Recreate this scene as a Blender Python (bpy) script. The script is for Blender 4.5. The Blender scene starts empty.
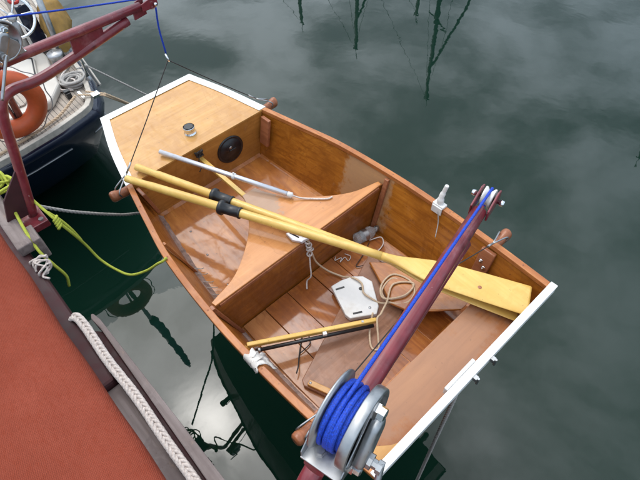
import bpy, bmesh, math, random
from mathutils import Vector as V, Matrix, noise as mnoise
random.seed(7)
sc = bpy.context.scene
COL = sc.collection
R = math.radians
SUN = V((-0.385, 0.035, 0.922)).normalized()      # direction towards the veiled sun

# ------------------------------------------------------------------ materials
def mat(name):
    m = bpy.data.materials.new(name); m.use_nodes = True
    nt = m.node_tree
    return m, nt, nt.nodes['Principled BSDF']

def N(nt, t, **kw):
    n = nt.nodes.new(t)
    for k, v in kw.items():
        if k in n.inputs: n.inputs[k].default_value = v
        else: setattr(n, k, v)
    return n

def ramp(nt, fac, stops):
    r = nt.nodes.new('ShaderNodeValToRGB')
    while len(r.color_ramp.elements) < len(stops): r.color_ramp.elements.new(0.5)
    for e, (p, c) in zip(r.color_ramp.elements, stops):
        e.position = p; e.color = (*c, 1)
    nt.links.new(fac, r.inputs[0]); return r.outputs[0]

def mixc(nt, fac, a, b, mode='MIX'):
    m = nt.nodes.new('ShaderNodeMix'); m.data_type = 'RGBA'; m.blend_type = mode
    for sock, v in ((m.inputs[0], fac), (m.inputs[6], a), (m.inputs[7], b)):
        if isinstance(v, (int, float)): sock.default_value = v
        elif isinstance(v, tuple): sock.default_value = (*v, 1)
        else: nt.links.new(v, sock)
    return m.outputs[2]

def coords(nt, scale, kind='Object', rot=(0, 0, 0)):
    tc = nt.nodes.new('ShaderNodeTexCoord'); mp = nt.nodes.new('ShaderNodeMapping')
    mp.inputs['Scale'].default_value = scale; mp.inputs['Rotation'].default_value = rot
    nt.links.new(tc.outputs[kind], mp.inputs['Vector']); return mp.outputs[0]

def noise(nt, vec, scale, detail=4, rough=.55, dist=0):
    n = N(nt, 'ShaderNodeTexNoise', Scale=scale, Detail=detail, Roughness=rough, Distortion=dist)
    nt.links.new(vec, n.inputs['Vector']); return n.outputs[0]

def bump(nt, b, h, strength, dist=.002):
    n = N(nt, 'ShaderNodeBump', Strength=strength, Distance=dist)
    nt.links.new(h, n.inputs['Height']); nt.links.new(n.outputs[0], b.inputs['Normal'])

def mathn(nt, op, a, b=None, clamp=False):
    m = nt.nodes.new('ShaderNodeMath'); m.operation = op; m.use_clamp = clamp
    for s, v in ((m.inputs[0], a), (m.inputs[1], b)):
        if v is None: continue
        if isinstance(v, (int, float)): s.default_value = v
        else: nt.links.new(v, s)
    return m.outputs[0]

def smooth(nt, val, lo, hi):
    m = nt.nodes.new('ShaderNodeMapRange'); m.interpolation_type = 'SMOOTHSTEP'
    nt.links.new(val, m.inputs[0]); m.inputs[1].default_value = lo; m.inputs[2].default_value = hi
    return m.outputs[0]

def wood(name, dark, mid, light, grain='x', coat=.5, rough=.35, fine=1.0, worn=None, wornfn=None, rot=0, scuff=.3, crough=.12, stain=.4):
    m, nt, b = mat(name)
    s = {'x': (1.3, 22, 22), 'y': (22, 1.3, 22), 'z': (22, 22, 1.3)}[grain]
    v = coords(nt, tuple(k*fine for k in s), rot=(0, 0, rot))
    g = noise(nt, v, 2.2, 7, .62, .6)
    c = ramp(nt, g, [(.28, dark), (.5, mid), (.74, light)])
    v2 = coords(nt, (1, 1, 1), rot=(0, 0, rot))
    bl = noise(nt, v2, 4.5, 5, .6)
    c = mixc(nt, smooth(nt, bl, .38, .68), c, mixc(nt, .8, c, dark))
    bl2 = noise(nt, v2, 9, 6, .65, .5)
    c = mixc(nt, mathn(nt, 'MULTIPLY', smooth(nt, bl2, .55, .72), .4), c, light)
    # dull pale scuffs and small dark nicks in the varnish
    sc_ = noise(nt, coords(nt, (1, 2.2, 1), rot=(0, 0, rot+.5)), 17, 6, .7)
    c = mixc(nt, mathn(nt, 'MULTIPLY', smooth(nt, sc_, .58, .78), scuff), c, (.42, .27, .18))
    nk = noise(nt, coords(nt, (1, 1, 1)), 60, 2, .5)
    c = mixc(nt, mathn(nt, 'MULTIPLY', smooth(nt, nk, .70, .76), .5), c, (.05, .025, .012))
    wn = noise(nt, v2, 3.2, 5, .55, .8)
    ring = mathn(nt, 'SUBTRACT', 1.0, smooth(nt, mathn(nt, 'ABSOLUTE', mathn(nt, 'SUBTRACT', wn, .55)), .004, .022))
    c = mixc(nt, mathn(nt, 'MULTIPLY', ring, stain), c, dark)
    c = mixc(nt, mathn(nt, 'MULTIPLY', smooth(nt, wn, .55, .60), stain*.55), c, mixc(nt, .5, c, dark))
    if worn:
        w = wornfn(nt)
        c = mixc(nt, w, c, worn)
        rr = mixc(nt, w, (rough,)*3, (.75,)*3)
        nt.links.new(rr, b.inputs['Roughness'])
    else:
        nt.links.new(ramp(nt, sc_, [(.4, (rough,)*3), (.75, (min(rough+.3, .9),)*3)]), b.inputs['Roughness'])
    nt.links.new(c, b.inputs['Base Color'])
    cw = ramp(nt, sc_, [(.5, (coat,)*3), (.78, (coat*.35,)*3)])
    nt.links.new(cw, b.inputs['Coat Weight'])
    b.inputs['Coat Roughness'].default_value = crough; b.inputs['Specular IOR Level'].default_value = .3
    bump(nt, b, g, .22, .0015)
    return m

def plain(name, col, rough=.5, metal=0, var=.18, scale=25, coat=0, dirt=None, bmp=.1):
    m, nt, b = mat(name)
    v = coords(nt, (1, 1, 1))
    n = noise(nt, v, scale, 5, .6)
    a = tuple(max(0, k*(1-var)) for k in col); z = tuple(min(1, k*(1+var)) for k in col)
    c = ramp(nt, n, [(.3, a), (.7, z)])
    if dirt:
        d = noise(nt, v, scale*.35, 6, .7)
        c = mixc(nt, mathn(nt, 'MULTIPLY', smooth(nt, d, .5, .75), .6), c, dirt)
    nt.links.new(c, b.inputs['Base Color'])
    nt.links.new(ramp(nt, n, [(.3, (max(rough-.1, .03),)*3), (.7, (min(rough+.12, 1),)*3)]), b.inputs['Roughness'])
    b.inputs['Metallic'].default_value = metal
    b.inputs['Coat Weight'].default_value = coat
    if bmp: bump(nt, b, n, bmp, .001)
    return m

def patch(cx, cy, rx, ry, amt=.85, nz=9):
    """a worn patch with a shape of its own, at a place on the board (object x, y)"""
    def fn(nt):
        tc = nt.nodes.new('ShaderNodeTexCoord'); sp = nt.nodes.new('ShaderNodeSeparateXYZ')
        nt.links.new(tc.outputs['Object'], sp.inputs[0])
        dx = mathn(nt, 'DIVIDE', mathn(nt, 'SUBTRACT', sp.outputs[0], cx), rx)
        dy = mathn(nt, 'DIVIDE', mathn(nt, 'SUBTRACT', sp.outputs[1], cy), ry)
        d = mathn(nt, 'SQRT', mathn(nt, 'ADD', mathn(nt, 'MULTIPLY', dx, dx), mathn(nt, 'MULTIPLY', dy, dy)))
        n = noise(nt, coords(nt, (1, 1, 1)), nz, 6, .7)
        e = mathn(nt, 'ADD', d, mathn(nt, 'MULTIPLY', mathn(nt, 'SUBTRACT', n, .5), 2.2))
        return mathn(nt, 'MULTIPLY', mathn(nt, 'SUBTRACT', 1.0, smooth(nt, e, .75, 1.15)), amt)
    return fn

M = {}
M['deck_ply'] = wood('pale varnished plywood', (.39, .180, .042), (.49, .250, .066), (.56, .310, .098), 'y', .5, .4, .6, scuff=.15)
M['ply'] = wood('honey varnished plywood', (.21, .058, .006), (.37, .122, .013), (.49, .185, .026), 'x', .5, .4, scuff=.2)
M['ply_y'] = wood('honey varnished crosswise plywood', (.16, .043, .004), (.285, .090, .010), (.39, .145, .021), 'y', .5, .4, scuff=.2)
M['bulk'] = wood('bulkhead plywood', (.28, .11, .020), (.42, .175, .034), (.52, .235, .055), 'y', .5, .4, scuff=.2)
M['floor'] = wood('floor plywood', (.27, .078, .010), (.44, .148, .022), (.55, .215, .042), 'x', .8, .4, .6, scuff=.22, crough=.07)
M['plank'] = wood('floorboard wood', (.17, .042, .005), (.31, .090, .012), (.43, .150, .025), 'x', 1, .4, scuff=.22, crough=.08)
M['plank_pale'] = wood('worn floorboard wood', (.25, .085, .022), (.38, .145, .042), (.48, .21, .072), 'x', .8, .45, crough=.1)
M['thwart'] = wood('thwart plywood', (.37, .138, .036), (.49, .200, .058), (.58, .258, .085), 'y', .5, .4, .6, scuff=.12, crough=.08,
                   worn=(.33, .225, .16), wornfn=patch(-.02, .0, .15, .10, .8, 20))
M['seat'] = wood('dull seat plywood', (.26, .095, .032), (.38, .150, .052), (.46, .20, .075), 'y', .25, .5, .6, scuff=.2,
                 worn=(.33, .19, .125), wornfn=patch(-.02, -.05, .12, .4, .6, 8))
M['side_worn'] = wood('side plywood with bare patch', (.20, .058, .006), (.36, .120, .012), (.48, .180, .024), 'x', .5, .4, scuff=.2,
                      worn=(.42, .25, .13), wornfn=patch(.12, .53, .15, .5, .7, 11))
M['rail'] = wood('gunwale hardwood', (.28, .085, .022), (.41, .145, .038), (.51, .21, .066), 'x', .35, .45)
M['lug'] = wood('dark hardwood', (.20, .065, .028), (.30, .105, .045), (.38, .15, .07), 'x', .35, .4)
M['weather'] = wood('weathered brown board', (.18, .078, .042), (.27, .125, .070), (.36, .18, .108), 'y', .35, .5, 1.2, rot=.37, scuff=.35)
M['orange'] = wood('orange varnished board', (.24, .070, .011), (.37, .128, .022), (.47, .185, .038), 'x', .7, .4)
M['oar'] = wood('yellow varnished spruce', (.56, .34, .075), (.65, .42, .11), (.71, .49, .155), 'x', .5, .38, .6, rot=-.47, scuff=.08)
M['greyplank'] = wood('silvered bare timber', (.135, .105, .10), (.205, .165, .155), (.28, .235, .225), 'x', 0, .75, .9)
M['teak'] = None
M['white'] = plain('white paint', (.76, .75, .725), .4, var=.05, dirt=(.50, .46, .40), scale=20)
M['whiteplastic'] = plain('white plastic', (.62, .605, .59), .4, var=.05, dirt=(.44, .38, .31), scale=22)
M['grey_epoxy'] = plain('grey epoxy fillet', (.27, .18, .15), .6, var=.45, scale=45, bmp=.5)
M['black'] = plain('black plastic', (.012, .012, .014), .35, var=.3)
M['rubber'] = plain('black rubber cord', (.02, .016, .015), .6)
M['dark'] = plain('dark gap', (.03, .017, .01), .8)
M['steel'] = plain('galvanised steel', (.40, .41, .42), .42, 1, var=.15, scale=40, dirt=(.40, .37, .33))
M['steel_dark'] = plain('dull steel', (.42, .42, .43), .45, 1, var=.2, scale=40, dirt=(.30, .24, .18))
M['chrome'] = plain('polished steel', (.75, .76, .77), .15, 1, var=.05)
M['alu'] = plain('anodised aluminium', (.66, .66, .70), .38, .75, var=.06)
M['maroon'] = plain('maroon gloss paint', (.165, .017, .025), .38, var=.22, scale=30, coat=.4, dirt=(.33, .12, .13))
M['maroondark'] = plain('dark maroon paint', (.042, .007, .009), .65, var=.3, scale=20)
M['blue'] = plain('blue rope', (.004, .044, .40), .65, var=.6, scale=420, bmp=.6)
M['white_rope'] = plain('white rope', (.56, .49, .45), .85, var=.28, scale=150, bmp=.7)
M['tan_rope'] = plain('tan cord', (.50, .37, .25), .85, var=.2, scale=200, bmp=.5)
M['grey_rope'] = plain('grey rope', (.34, .32, .30), .85, var=.25, scale=160, bmp=.6)
M['yellow'] = plain('lime yellow rope', (.37, .41, .045), .8, var=.25, scale=180, bmp=.6)
M['orangebuoy'] = plain('orange buoy vinyl', (.47, .078, .018), .5, var=.12, scale=18, dirt=(.45, .12, .04))
M['navy'] = plain('navy gloss gelcoat', (.009, .012, .034), .16, var=.2, scale=3, coat=.5, bmp=0)
M['cream'] = plain('cream gelcoat', (.50, .46, .41), .35, var=.06, scale=9)
M['paleteak'] = plain('pale toerail timber', (.42, .38, .33), .6, var=.2, scale=30)
M['mustard'] = plain('mustard canvas', (.25, .145, .035), .8, var=.18, scale=30, bmp=.4)
M['bluecloth'] = plain('blue cloth', (.06, .17, .24), .8, var=.2, scale=30)
M['rag'] = plain('white rag', (.62, .58, .54), .85, var=.1, scale=40, bmp=.6)
M['shiphull'] = plain('dark hull paint', (.022, .01, .011), .55, var=.3, scale=4)
M['farhull'] = plain('white yacht gelcoat', (.72, .72, .70), .3, var=.03, scale=2)
M['mast'] = plain('dull alloy spar', (.05, .06, .055), .5, .3, var=.1)

def teak():
    m, nt, b = mat('laid teak deck')
    v = coords(nt, (1, 1, 1))
    w = N(nt, 'ShaderNodeTexWave', Scale=9.0, Distortion=0); w.bands_direction = 'Y'
    nt.links.new(v, w.inputs['Vector'])
    g = noise(nt, coords(nt, (3, 40, 3)), 4, 5)
    c = ramp(nt, g, [(.3, (.27, .22, .18)), (.7, (.41, .355, .30))])
    c = mixc(nt, smooth(nt, w.outputs[1], .06, .01), c, (.05, .04, .035))
    nt.links.new(c, b.inputs['Base Color']); b.inputs['Roughness'].default_value = .7
    return m
M['teak'] = teak()

def scratch(m, col, lo=.68, hi=.74, sc=55, stretch=(1, 1, 1)):
    nt = m.node_tree; b = nt.nodes['Principled BSDF']; src = b.inputs['Base Color'].links[0].from_socket
    k = noise(nt, coords(nt, stretch), sc, 3, .6)
    nt.links.new(mixc(nt, mathn(nt, 'MULTIPLY', smooth(nt, k, lo, hi), .8), src, col), b.inputs['Base Color'])
scratch(M['maroon'], (.50, .36, .36), .715, .75, 60, (1.6, 1, 1))
scratch(M['maroon'], (.07, .012, .016), .62, .75, 16)
scratch(M['steel'], (.22, .15, .10), .66, .76, 38)
scratch(M['white'], (.38, .33, .27), .67, .74, 70)

def canvas():
    m, nt, b = mat('rust red woven canvas')
    n = noise(nt, coords(nt, (1, 1, 1)), 3.5, 5, .6)
    c = ramp(nt, n, [(.3, (.19, .038, .021)), (.7, (.26, .058, .034))])
    v = coords(nt, (1, 1, 1), rot=(0, 0, .15))
    a = N(nt, 'ShaderNodeTexWave', Scale=75.0, Distortion=1.6, Detail=2.0); a.bands_direction = 'X'
    d = N(nt, 'ShaderNodeTexWave', Scale=90.0, Distortion=1.6, Detail=2.0); d.bands_direction = 'Y'
    nt.links.new(v, a.inputs['Vector']); nt.links.new(v, d.inputs['Vector'])
    wv = mathn(nt, 'ADD', a.outputs[1], d.outputs[1])
    f2 = noise(nt, coords(nt, (1, 3, 1), rot=(0, 0, .5)), 38, 4, .65)
    c = mixc(nt, mathn(nt, 'MULTIPLY', smooth(nt, f2, .45, .7), .35), c, (.20, .03, .012))
    c = mixc(nt, mathn(nt, 'MULTIPLY', wv, .13), c, (.17, .028, .012))
    nt.links.new(c, b.inputs['Base Color']); b.inputs['Roughness'].default_value = .9
    b.inputs['Specular IOR Level'].default_value = .15
    bump(nt, b, mathn(nt, 'ADD', wv, f2), .4, .002)
    return m
M['canvas'] = canvas()

def water():
    m, nt, b = mat('harbour water')
    b.inputs['Base Color'].default_value = (.0032, .0155, .0095, 1)
    b.inputs['Roughness'].default_value = .015
    b.inputs['IOR'].default_value = 1.40
    v = coords(nt, (1, 1, 1))
    a = noise(nt, v, 1.6, 3, .5, .4)
    c = noise(nt, v, 6.5, 3, .5, .3)
    h = mathn(nt, 'ADD', a, mathn(nt, 'MULTIPLY', c, .15))
    bump(nt, b, h, .11, .014)
    return m
M['water'] = water()

def clear():
    m, nt, b = mat('clear bottle plastic')
    b.inputs['Base Color'].default_value = (.86, .87, .88, 1)
    b.inputs['Transmission Weight'].default_value = .85
    b.inputs['Roughness'].default_value = .12; b.inputs['IOR'].default_value = 1.3
    n = noise(nt, coords(nt, (1, 1, 1)), 38, 3)
    bump(nt, b, n, .8, .012)
    return m
M['clear'] = clear()

# ------------------------------------------------------------------ mesh builder
def frame_of(d):
    d = d.normalized(); h = V((0, 0, 1)) if abs(d.z) < .9 else V((1, 0, 0))
    s = d.cross(h).normalized(); return s, s.cross(d).normalized()

def spline(pts, n=8):
    P = [V(p) for p in pts]
    if len(P) < 3: return P
    out = []
    for i in range(len(P)-1):
        a = P[i-1] if i else P[0]*2-P[1]; b = P[i]; c = P[i+1]
        d = P[i+2] if i+2 < len(P) else c*2-b
        for k in range(n):
            t = k/n
            out.append(.5*((2*b)+(c-a)*t+(2*a-5*b+4*c-d)*t*t+(3*b-a-3*c+d)*t**3))
    out.append(P[-1]); return out

def curve1(tbl):
    xs = [a for a, _ in tbl]; ys = [b for _, b in tbl]
    def f(x):
        if x <= xs[0]: return ys[0]
        if x >= xs[-1]: return ys[-1]
        for i in range(len(xs)-1):
            if x <= xs[i+1]:
                t = (x-xs[i])/(xs[i+1]-xs[i])
                m = lambda j: 0 if j < 0 or j > len(xs)-1 else ((ys[min(j+1, len(xs)-1)]-ys[max(j-1, 0)])/(xs[min(j+1, len(xs)-1)]-xs[max(j-1, 0)]))
                h = xs[i+1]-xs[i]; m0, m1 = m(i)*h, m(i+1)*h
                return (2*t**3-3*t*t+1)*ys[i]+(t**3-2*t*t+t)*m0+(-2*t**3+3*t*t)*ys[i+1]+(t**3-t*t)*m1
    return f

class MB:
    def __init__(s): s.v = []; s.f = []; s.sm = []; s.mi = []
    def add(s, vs, fs, smooth=False, mi=0):
        o = len(s.v); s.v += [V(p) for p in vs]
        for f in fs: s.f.append([o+i for i in f]); s.sm.append(smooth); s.mi.append(mi)
        return s
    def prism(s, poly, dn, mi=0):
        """poly: closed loop of 3D points; dn: extrusion vector"""
        P = [V(p) for p in poly]; dn = V(dn); n = len(P)
        vs = P+[p+dn for p in P]
        fs = [list(range(n))[::-1], list(range(n, 2*n))]+[[i, (i+1) % n, n+(i+1) % n, n+i] for i in range(n)]
        return s.add(vs, fs, False, mi)
    def slab(s, poly, z0, z1, mi=0):
        return s.prism([(p[0], p[1], z0) for p in poly], (0, 0, z1-z0), mi)
    def box(s, c, hx, hy, hz, ax=None, mi=0):
        X, Y, Z = ax or (V((1, 0, 0)), V((0, 1, 0)), V((0, 0, 1)))
        c = V(c)
        P = [c+X*hx*a+Y*hy*b-Z*hz for a, b in ((-1, -1), (1, -1), (1, 1), (-1, 1))]
        return s.prism(P, Z*2*hz, mi)
    def tube(s, pts, r, n=10, caps=True, mi=0, flat=1.0, up=None):
        P = [V(p) for p in pts]; k = len(P)
        rs = r if isinstance(r, (list, tuple)) else [r]*k
        T = [(P[min(i+1, k-1)]-P[max(i-1, 0)]).normalized() for i in range(k)]
        a, b = frame_of(T[0])
        if up is not None:
            b = (V(up)-T[0]*V(up).dot(T[0])).normalized(); a = T[0].cross(b)
        vs = []
        for i in range(k):
            a = (a-T[i]*a.dot(T[i])).normalized(); b = T[i].cross(a)
            for j in range(n):
                w = 2*math.pi*j/n
                vs.append(P[i]+(a*math.cos(w)+b*math.sin(w)*flat)*rs[i])
        fs = [[i*n+j, i*n+(j+1) % n, (i+1)*n+(j+1) % n, (i+1)*n+j] for i in range(k-1) for j in range(n)]
        s.add(vs, fs, True, mi)
        if caps:
            o = len(s.v)-k*n
            s.f.append([o+j for j in range(n)][::-1]); s.sm.append(False); s.mi.append(mi)
            s.f.append([o+(k-1)*n+j for j in range(n)]); s.sm.append(False); s.mi.append(mi)
        return s
    def lathe(s, c, axis, prof, n=28, mi=0, smooth=True):
        """prof: list of (distance along axis, radius)"""
        c = V(c); d = V(axis).normalized(); a, b = frame_of(d); vs = []
        for h, r in prof:
            for j in range(n):
                w = 2*math.pi*j/n
                vs.append(c+d*h+(a*math.cos(w)+b*math.sin(w))*max(r, 1e-5))
        k = len(prof)
        fs = [[i*n+j, i*n+(j+1) % n, (i+1)*n+(j+1) % n, (i+1)*n+j] for i in range(k-1) for j in range(n)]
        return s.add(vs, fs, smooth, mi)
    def loft(s, rings, close_ends=True, smooth=False, mi=0):
        n = len(rings[0]); k = len(rings); vs = [p for r in rings for p in r]
        fs = [[i*n+j, i*n+(j+1) % n, (i+1)*n+(j+1) % n, (i+1)*n+j] for i in range(k-1) for j in range(n)]
        s.add(vs, fs, smooth, mi)
        if close_ends:
            o = len(s.v)-k*n
            s.f.append([o+j for j in range(n)][::-1]); s.sm.append(False); s.mi.append(mi)
            s.f.append([o+(k-1)*n+j for j in range(n)]); s.sm.append(False); s.mi.append(mi)
        return s
    def torus(s, c, axis, R_, r, n=28, m=8, mi=0, a0=0, a1=2*math.pi):
        d = V(axis).normalized(); a, b = frame_of(d); full = abs(a1-a0-2*math.pi) < 1e-6
        pts = [V(c)+(a*math.cos(a0+(a1-a0)*i/n)+b*math.sin(a0+(a1-a0)*i/n))*R_ for i in range(n+1)]
        return s.tube(pts, r, m, not full, mi)
    def build(s, name, m, parent=None, bevel=0, seg=2):
        me = bpy.data.meshes.new(name)
        if parent is not None: off = wloc(parent)
        else:
            lo = V([min(p[i] for p in s.v) for i in range(3)]); hi = V([max(p[i] for p in s.v) for i in range(3)])
            off = V(((lo.x+hi.x)/2, (lo.y+hi.y)/2, lo.z))
        me.from_pydata([p-off for p in s.v], [], s.f)
        ms = m if isinstance(m, (list, tuple)) else [m]
        for q in ms: me.materials.append(M[q] if isinstance(q, str) else q)
        for p, a, i in zip(me.polygons, s.sm, s.mi): p.use_smooth = a; p.material_index = i
        me.update()
        bm = bmesh.new(); bm.from_mesh(me)
        bmesh.ops.recalc_face_normals(bm, faces=bm.faces); bm.to_mesh(me); bm.free()
        o = bpy.data.objects.new(name, me); COL.objects.link(o)
        if parent is not None: o.parent = parent
        else: o.location = off
        if bevel:
            md = o.modifiers.new('edge', 'BEVEL'); md.width = bevel; md.segments = seg
            md.limit_method = 'ANGLE'; md.angle_limit = R(40)
        return o

def wloc(o):
    l = V(o.location)
    while o.parent: o = o.parent; l = l+V(o.location)
    return l

def thing(name, label, cat, loc, group=None):
    o = bpy.data.objects.new(name, None); COL.objects.link(o); o.location = loc; o.empty_display_size = .1
    return tag(o, label, cat, group)

def tag(o, label=None, cat=None, group=None, kind=None):
    if label: o['label'] = label
    if cat: o['category'] = cat
    if group: o['group'] = group
    if kind: o['kind'] = kind
    return o

def rope(pts, r, m, name, parent=None, n=8, k=8, laid=0, wob=0):
    P = spline(pts, k)
    if wob:
        P = [p+V((mnoise.noise(p*9), mnoise.noise(p*9+V((7, 0, 0))), mnoise.noise(p*9+V((0, 5, 0)))*.5))*wob for p in P]
    mb = MB()
    if laid:      # three strands twisted round each other
        L = [0]
        for i in range(1, len(P)): L.append(L[-1]+(P[i]-P[i-1]).length)
        step = r*.55; cnt = max(4, int(L[-1]/step)); Q = []
        j = 0
        for i in range(cnt+1):
            d = L[-1]*i/cnt
            while j < len(L)-2 and L[j+1] < d: j += 1
            t = (d-L[j])/max(L[j+1]-L[j], 1e-9); Q.append(P[j].lerp(P[j+1], t))
        a = frame_of(Q[1]-Q[0])[0]; fr = []
        for i in range(len(Q)):
            T = (Q[min(i+1, len(Q)-1)]-Q[max(i-1, 0)]).normalized()
            a = (a-T*a.dot(T)).normalized(); fr.append((a.copy(), T.cross(a)))
        for s in range(3):
            w0 = s*2*math.pi/3
            mb.tube([q+(fr[i][0]*math.cos(w0+i*step/r/laid)+fr[i][1]*math.sin(w0+i*step/r/laid))*r*.5 for i, q in enumerate(Q)], r*.56, 6)
    else:
        mb.tube(P, r, n)
    return mb.build(name, m, parent)

# ------------------------------------------------------------------ the dinghy
G = curve1([(0, .288), (.25, .372), (.525, .437), (.8, .495), (1.05, .541), (1.43, .567), (1.7, .566), (2.0, .55), (2.3, .522)])
B = curve1([(0, .235), (.25, .30), (.525, .36), (.8, .40), (1.05, .428), (1.37, .45), (1.7, .458), (2.0, .448), (2.3, .425)])
ZG = curve1([(0, 1.443), (.525, 1.407), (1.2, 1.398), (1.8, 1.402), (2.3, 1.416)])
ZB = curve1([(0, 1.25), (.25, 1.175), (.525, 1.11), (.8, 1.07), (1.05, 1.05), (1.37, 1.045), (1.7, 1.045), (2.0, 1.06), (2.3, 1.085)])
def inw(x, z):               # inside half width of the hull at height z
    t = (z-ZB(x))/(ZG(x)-ZB(x)); return B(x)+(G(x)-.012-B(x))*t-.008
XS = [.012+(2.288-.012)*i/36 for i in range(37)]

RK = lambda x: x-.060*max(0, (x-2.0)/.3)**1.5     # the transom rakes in towards its foot
din = thing('dinghy', 'varnished plywood pram dinghy hanging level above the water from two maroon davits', 'dinghy', (1.15, 0, 1.04))
for s in (-1, 1):
    rings = []
    for x in XS:
        g, b, zt, zb = G(x)-.004, B(x), ZG(x)-.004, ZB(x)
        k = RK(x)
        rings.append([(x, s*g, zt), (k, s*(b+.002), zb), (k, s*(b-.008), zb+.006), (x, s*(g-.010), zt)])
    MB().loft(rings).build('side_panel', 'side_worn' if s > 0 else 'ply', din)
rings = [[(RK(x), -B(x)+.001, ZB(x)-.010), (RK(x), B(x)-.001, ZB(x)-.010), (RK(x), B(x)-.004, ZB(x)), (RK(x), -B(x)+.004, ZB(x))] for x in XS]
MB().loft(rings).build('bottom_panel', 'floor', din)
mb = MB().prism([(.0, -B(0)-.003, ZB(0)-.012), (.0, B(0)+.003, ZB(0)-.012), (.0, G(0)-.003, ZG(0)-.006), (.0, -G(0)+.003, ZG(0)-.006)], (.012, 0, 0))
mb.build('bow_transom', 'ply_y', din)
mb = MB().prism([(2.226, -B(2.3)-.003, ZB(2.3)-.012), (2.226, B(2.3)+.003, ZB(2.3)-.012), (2.284, G(2.3)-.003, ZG(2.3)-.004), (2.284, -G(2.3)+.003, ZG(2.3)-.004)], (.016, 0, 0))
mb.build('stern_transom', 'ply_y', din)
# gunwale strips, from the foredeck aft
for s in (-1, 1):
    rings = []
    for i in range(41):
        x = .532+(2.296-.532)*i/40; g = G(x); z = ZG(x)
        rings.append([(x, s*(g+.003), z-.022), (x, s*(g+.003), z+.003), (x, s*(g-.026), z+.003), (x, s*(g-.026), z-.022)])
    MB().loft(rings).build('gunwale', 'rail', din, .003)
# foredeck with white rim
xs = [0+.525*i/10 for i in range(11)]
dk = [(x, -(G(x)-.01), ZG(x)-.009) for x in xs]+[(x, G(x)-.01, ZG(x)-.009) for x in xs[::-1]]
top = MB()
rings = [[(x, -(G(x)-.01), ZG(x)-.010), (x, G(x)-.01, ZG(x)-.010), (x, G(x)-.01, ZG(x)-.001), (x, -(G(x)-.01), ZG(x)-.001)] for x in [.004]+xs[1:-1]+[.536]]
top.loft(rings).build('foredeck', 'deck_ply', din)
rim = MB()
xr_ = [0]+xs[1:]+[.531]
def rimrow(s, x, first=False):
    g = G(x)+.006; z = ZG(x)+.004; w = .047
    xo = -.007 if first else x; xi = .040 if first else max(x, .040)
    gi = G(.040)-.041 if first else G(x)-.041
    return [(xo, s*g, z-.03), (xo, s*g, z), (xi, s*gi, z if not first else ZG(.04)+.004), (xi, s*gi, z-.004), (xo+(.008 if first else 0), s*(g-.008), z-.0045), (xo+(.008 if first else 0), s*(g-.008), z-.03)]
rows = [rimrow(-1, x) for x in xr_[:0:-1]]+[rimrow(-1, 0, True), rimrow(1, 0, True)]+[rimrow(1, x) for x in xr_[1:]]
rim.loft(rows)
rim.build('deck_rim', 'white', din, .0015)
# bulkhead under the deck's after edge
zt = ZG(.525)-.010
bk = MB().prism([(.521, -inw(.525, ZB(.525)), ZB(.525)), (.521, inw(.525, ZB(.525)), ZB(.525)), (.521, inw(.525, zt), zt), (.521, -inw(.525, zt), zt)], (.010, 0, 0))
bulk = bk.build('bulkhead', 'bulk', din)
hc = (.531, .165, 1.268)
h = MB().lathe(hc, (1, 0, 0), [(0, .086), (.006, .085), (.008, .078), (.005, .074), (.005, .071), (.010, .069), (.011, .0)], 40)
hat = h.build('inspection_hatch', 'black', bulk)
MB().box((.545, .175, 1.268), .003, .022, .005).build('handle', 'black', hat, .002)
MB().lathe((.5425, .165, 1.285), (1, 0, 0), [(0, .010), (.0015, .009), (.002, 0)], 12).build('centre_mark', 'steel', hat)
# round breather on the foredeck
vt = (.418, .012, ZG(.42)-.001)
v = MB().lathe(vt, (0, 0, 1), [(0, .034), (.003, .034), (.006, .029), (.026, .029), (.029, .032), (.040, .032), (.042, .030)], 28)
ve = v.build('deck_vent', 'chrome', din)
MB().lathe((vt[0], vt[1], vt[2]+.0405), (0, 0, 1), [(0, .029), (.004, .027), (.004, .0)], 6, smooth=False).build('vent_cap', 'black', ve)
# centreline batten and black cord bundle
MB().box((.735, -.020, 1.315), .205, .012, .009).build('centre_batten', 'oar', din, .002)
cb = MB()
for k in range(7):
    a = random.uniform(0, 6.28); c = V((.548, -.03, 1.365))
    cb.tube(spline([c+V((.006*math.cos(a*j+k), .022*math.sin(a+j*1.9), .022*math.cos(j*2.3+k))) for j in range(5)], 5), .0032, 6)
cb.tube(spline([(.55, -.03, 1.36), (.56, -.05, 1.33), (.555, -.04, 1.29), (.565, -.065, 1.27)], 6), .003, 6)
cb.build('cord_lashing', 'rubber', din)

# thwart: aft edge straight, forward edges hollowed to a point over the case
half = [(1.367, .508), (1.343, .512), (1.296, .353), (1.179, .195), (1.063, .098), (.985, .055), (.935, .040)]
hs = [p for p in spline([(a, b, 0) for a, b in half[1:]], 6)]
poly = [(1.367, .508)]+[(p.x, p.y) for p in hs]
poly = poly+[(a, -b) for a, b in poly[::-1]]
th = thing  # (alias kept short)
tw = bpy.data.objects.new('thwart', None)
mbt = MB().slab(poly, 1.333, 1.343)
me_off = None
tw = mbt.build('thwart', 'thwart', din, .002)
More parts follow.
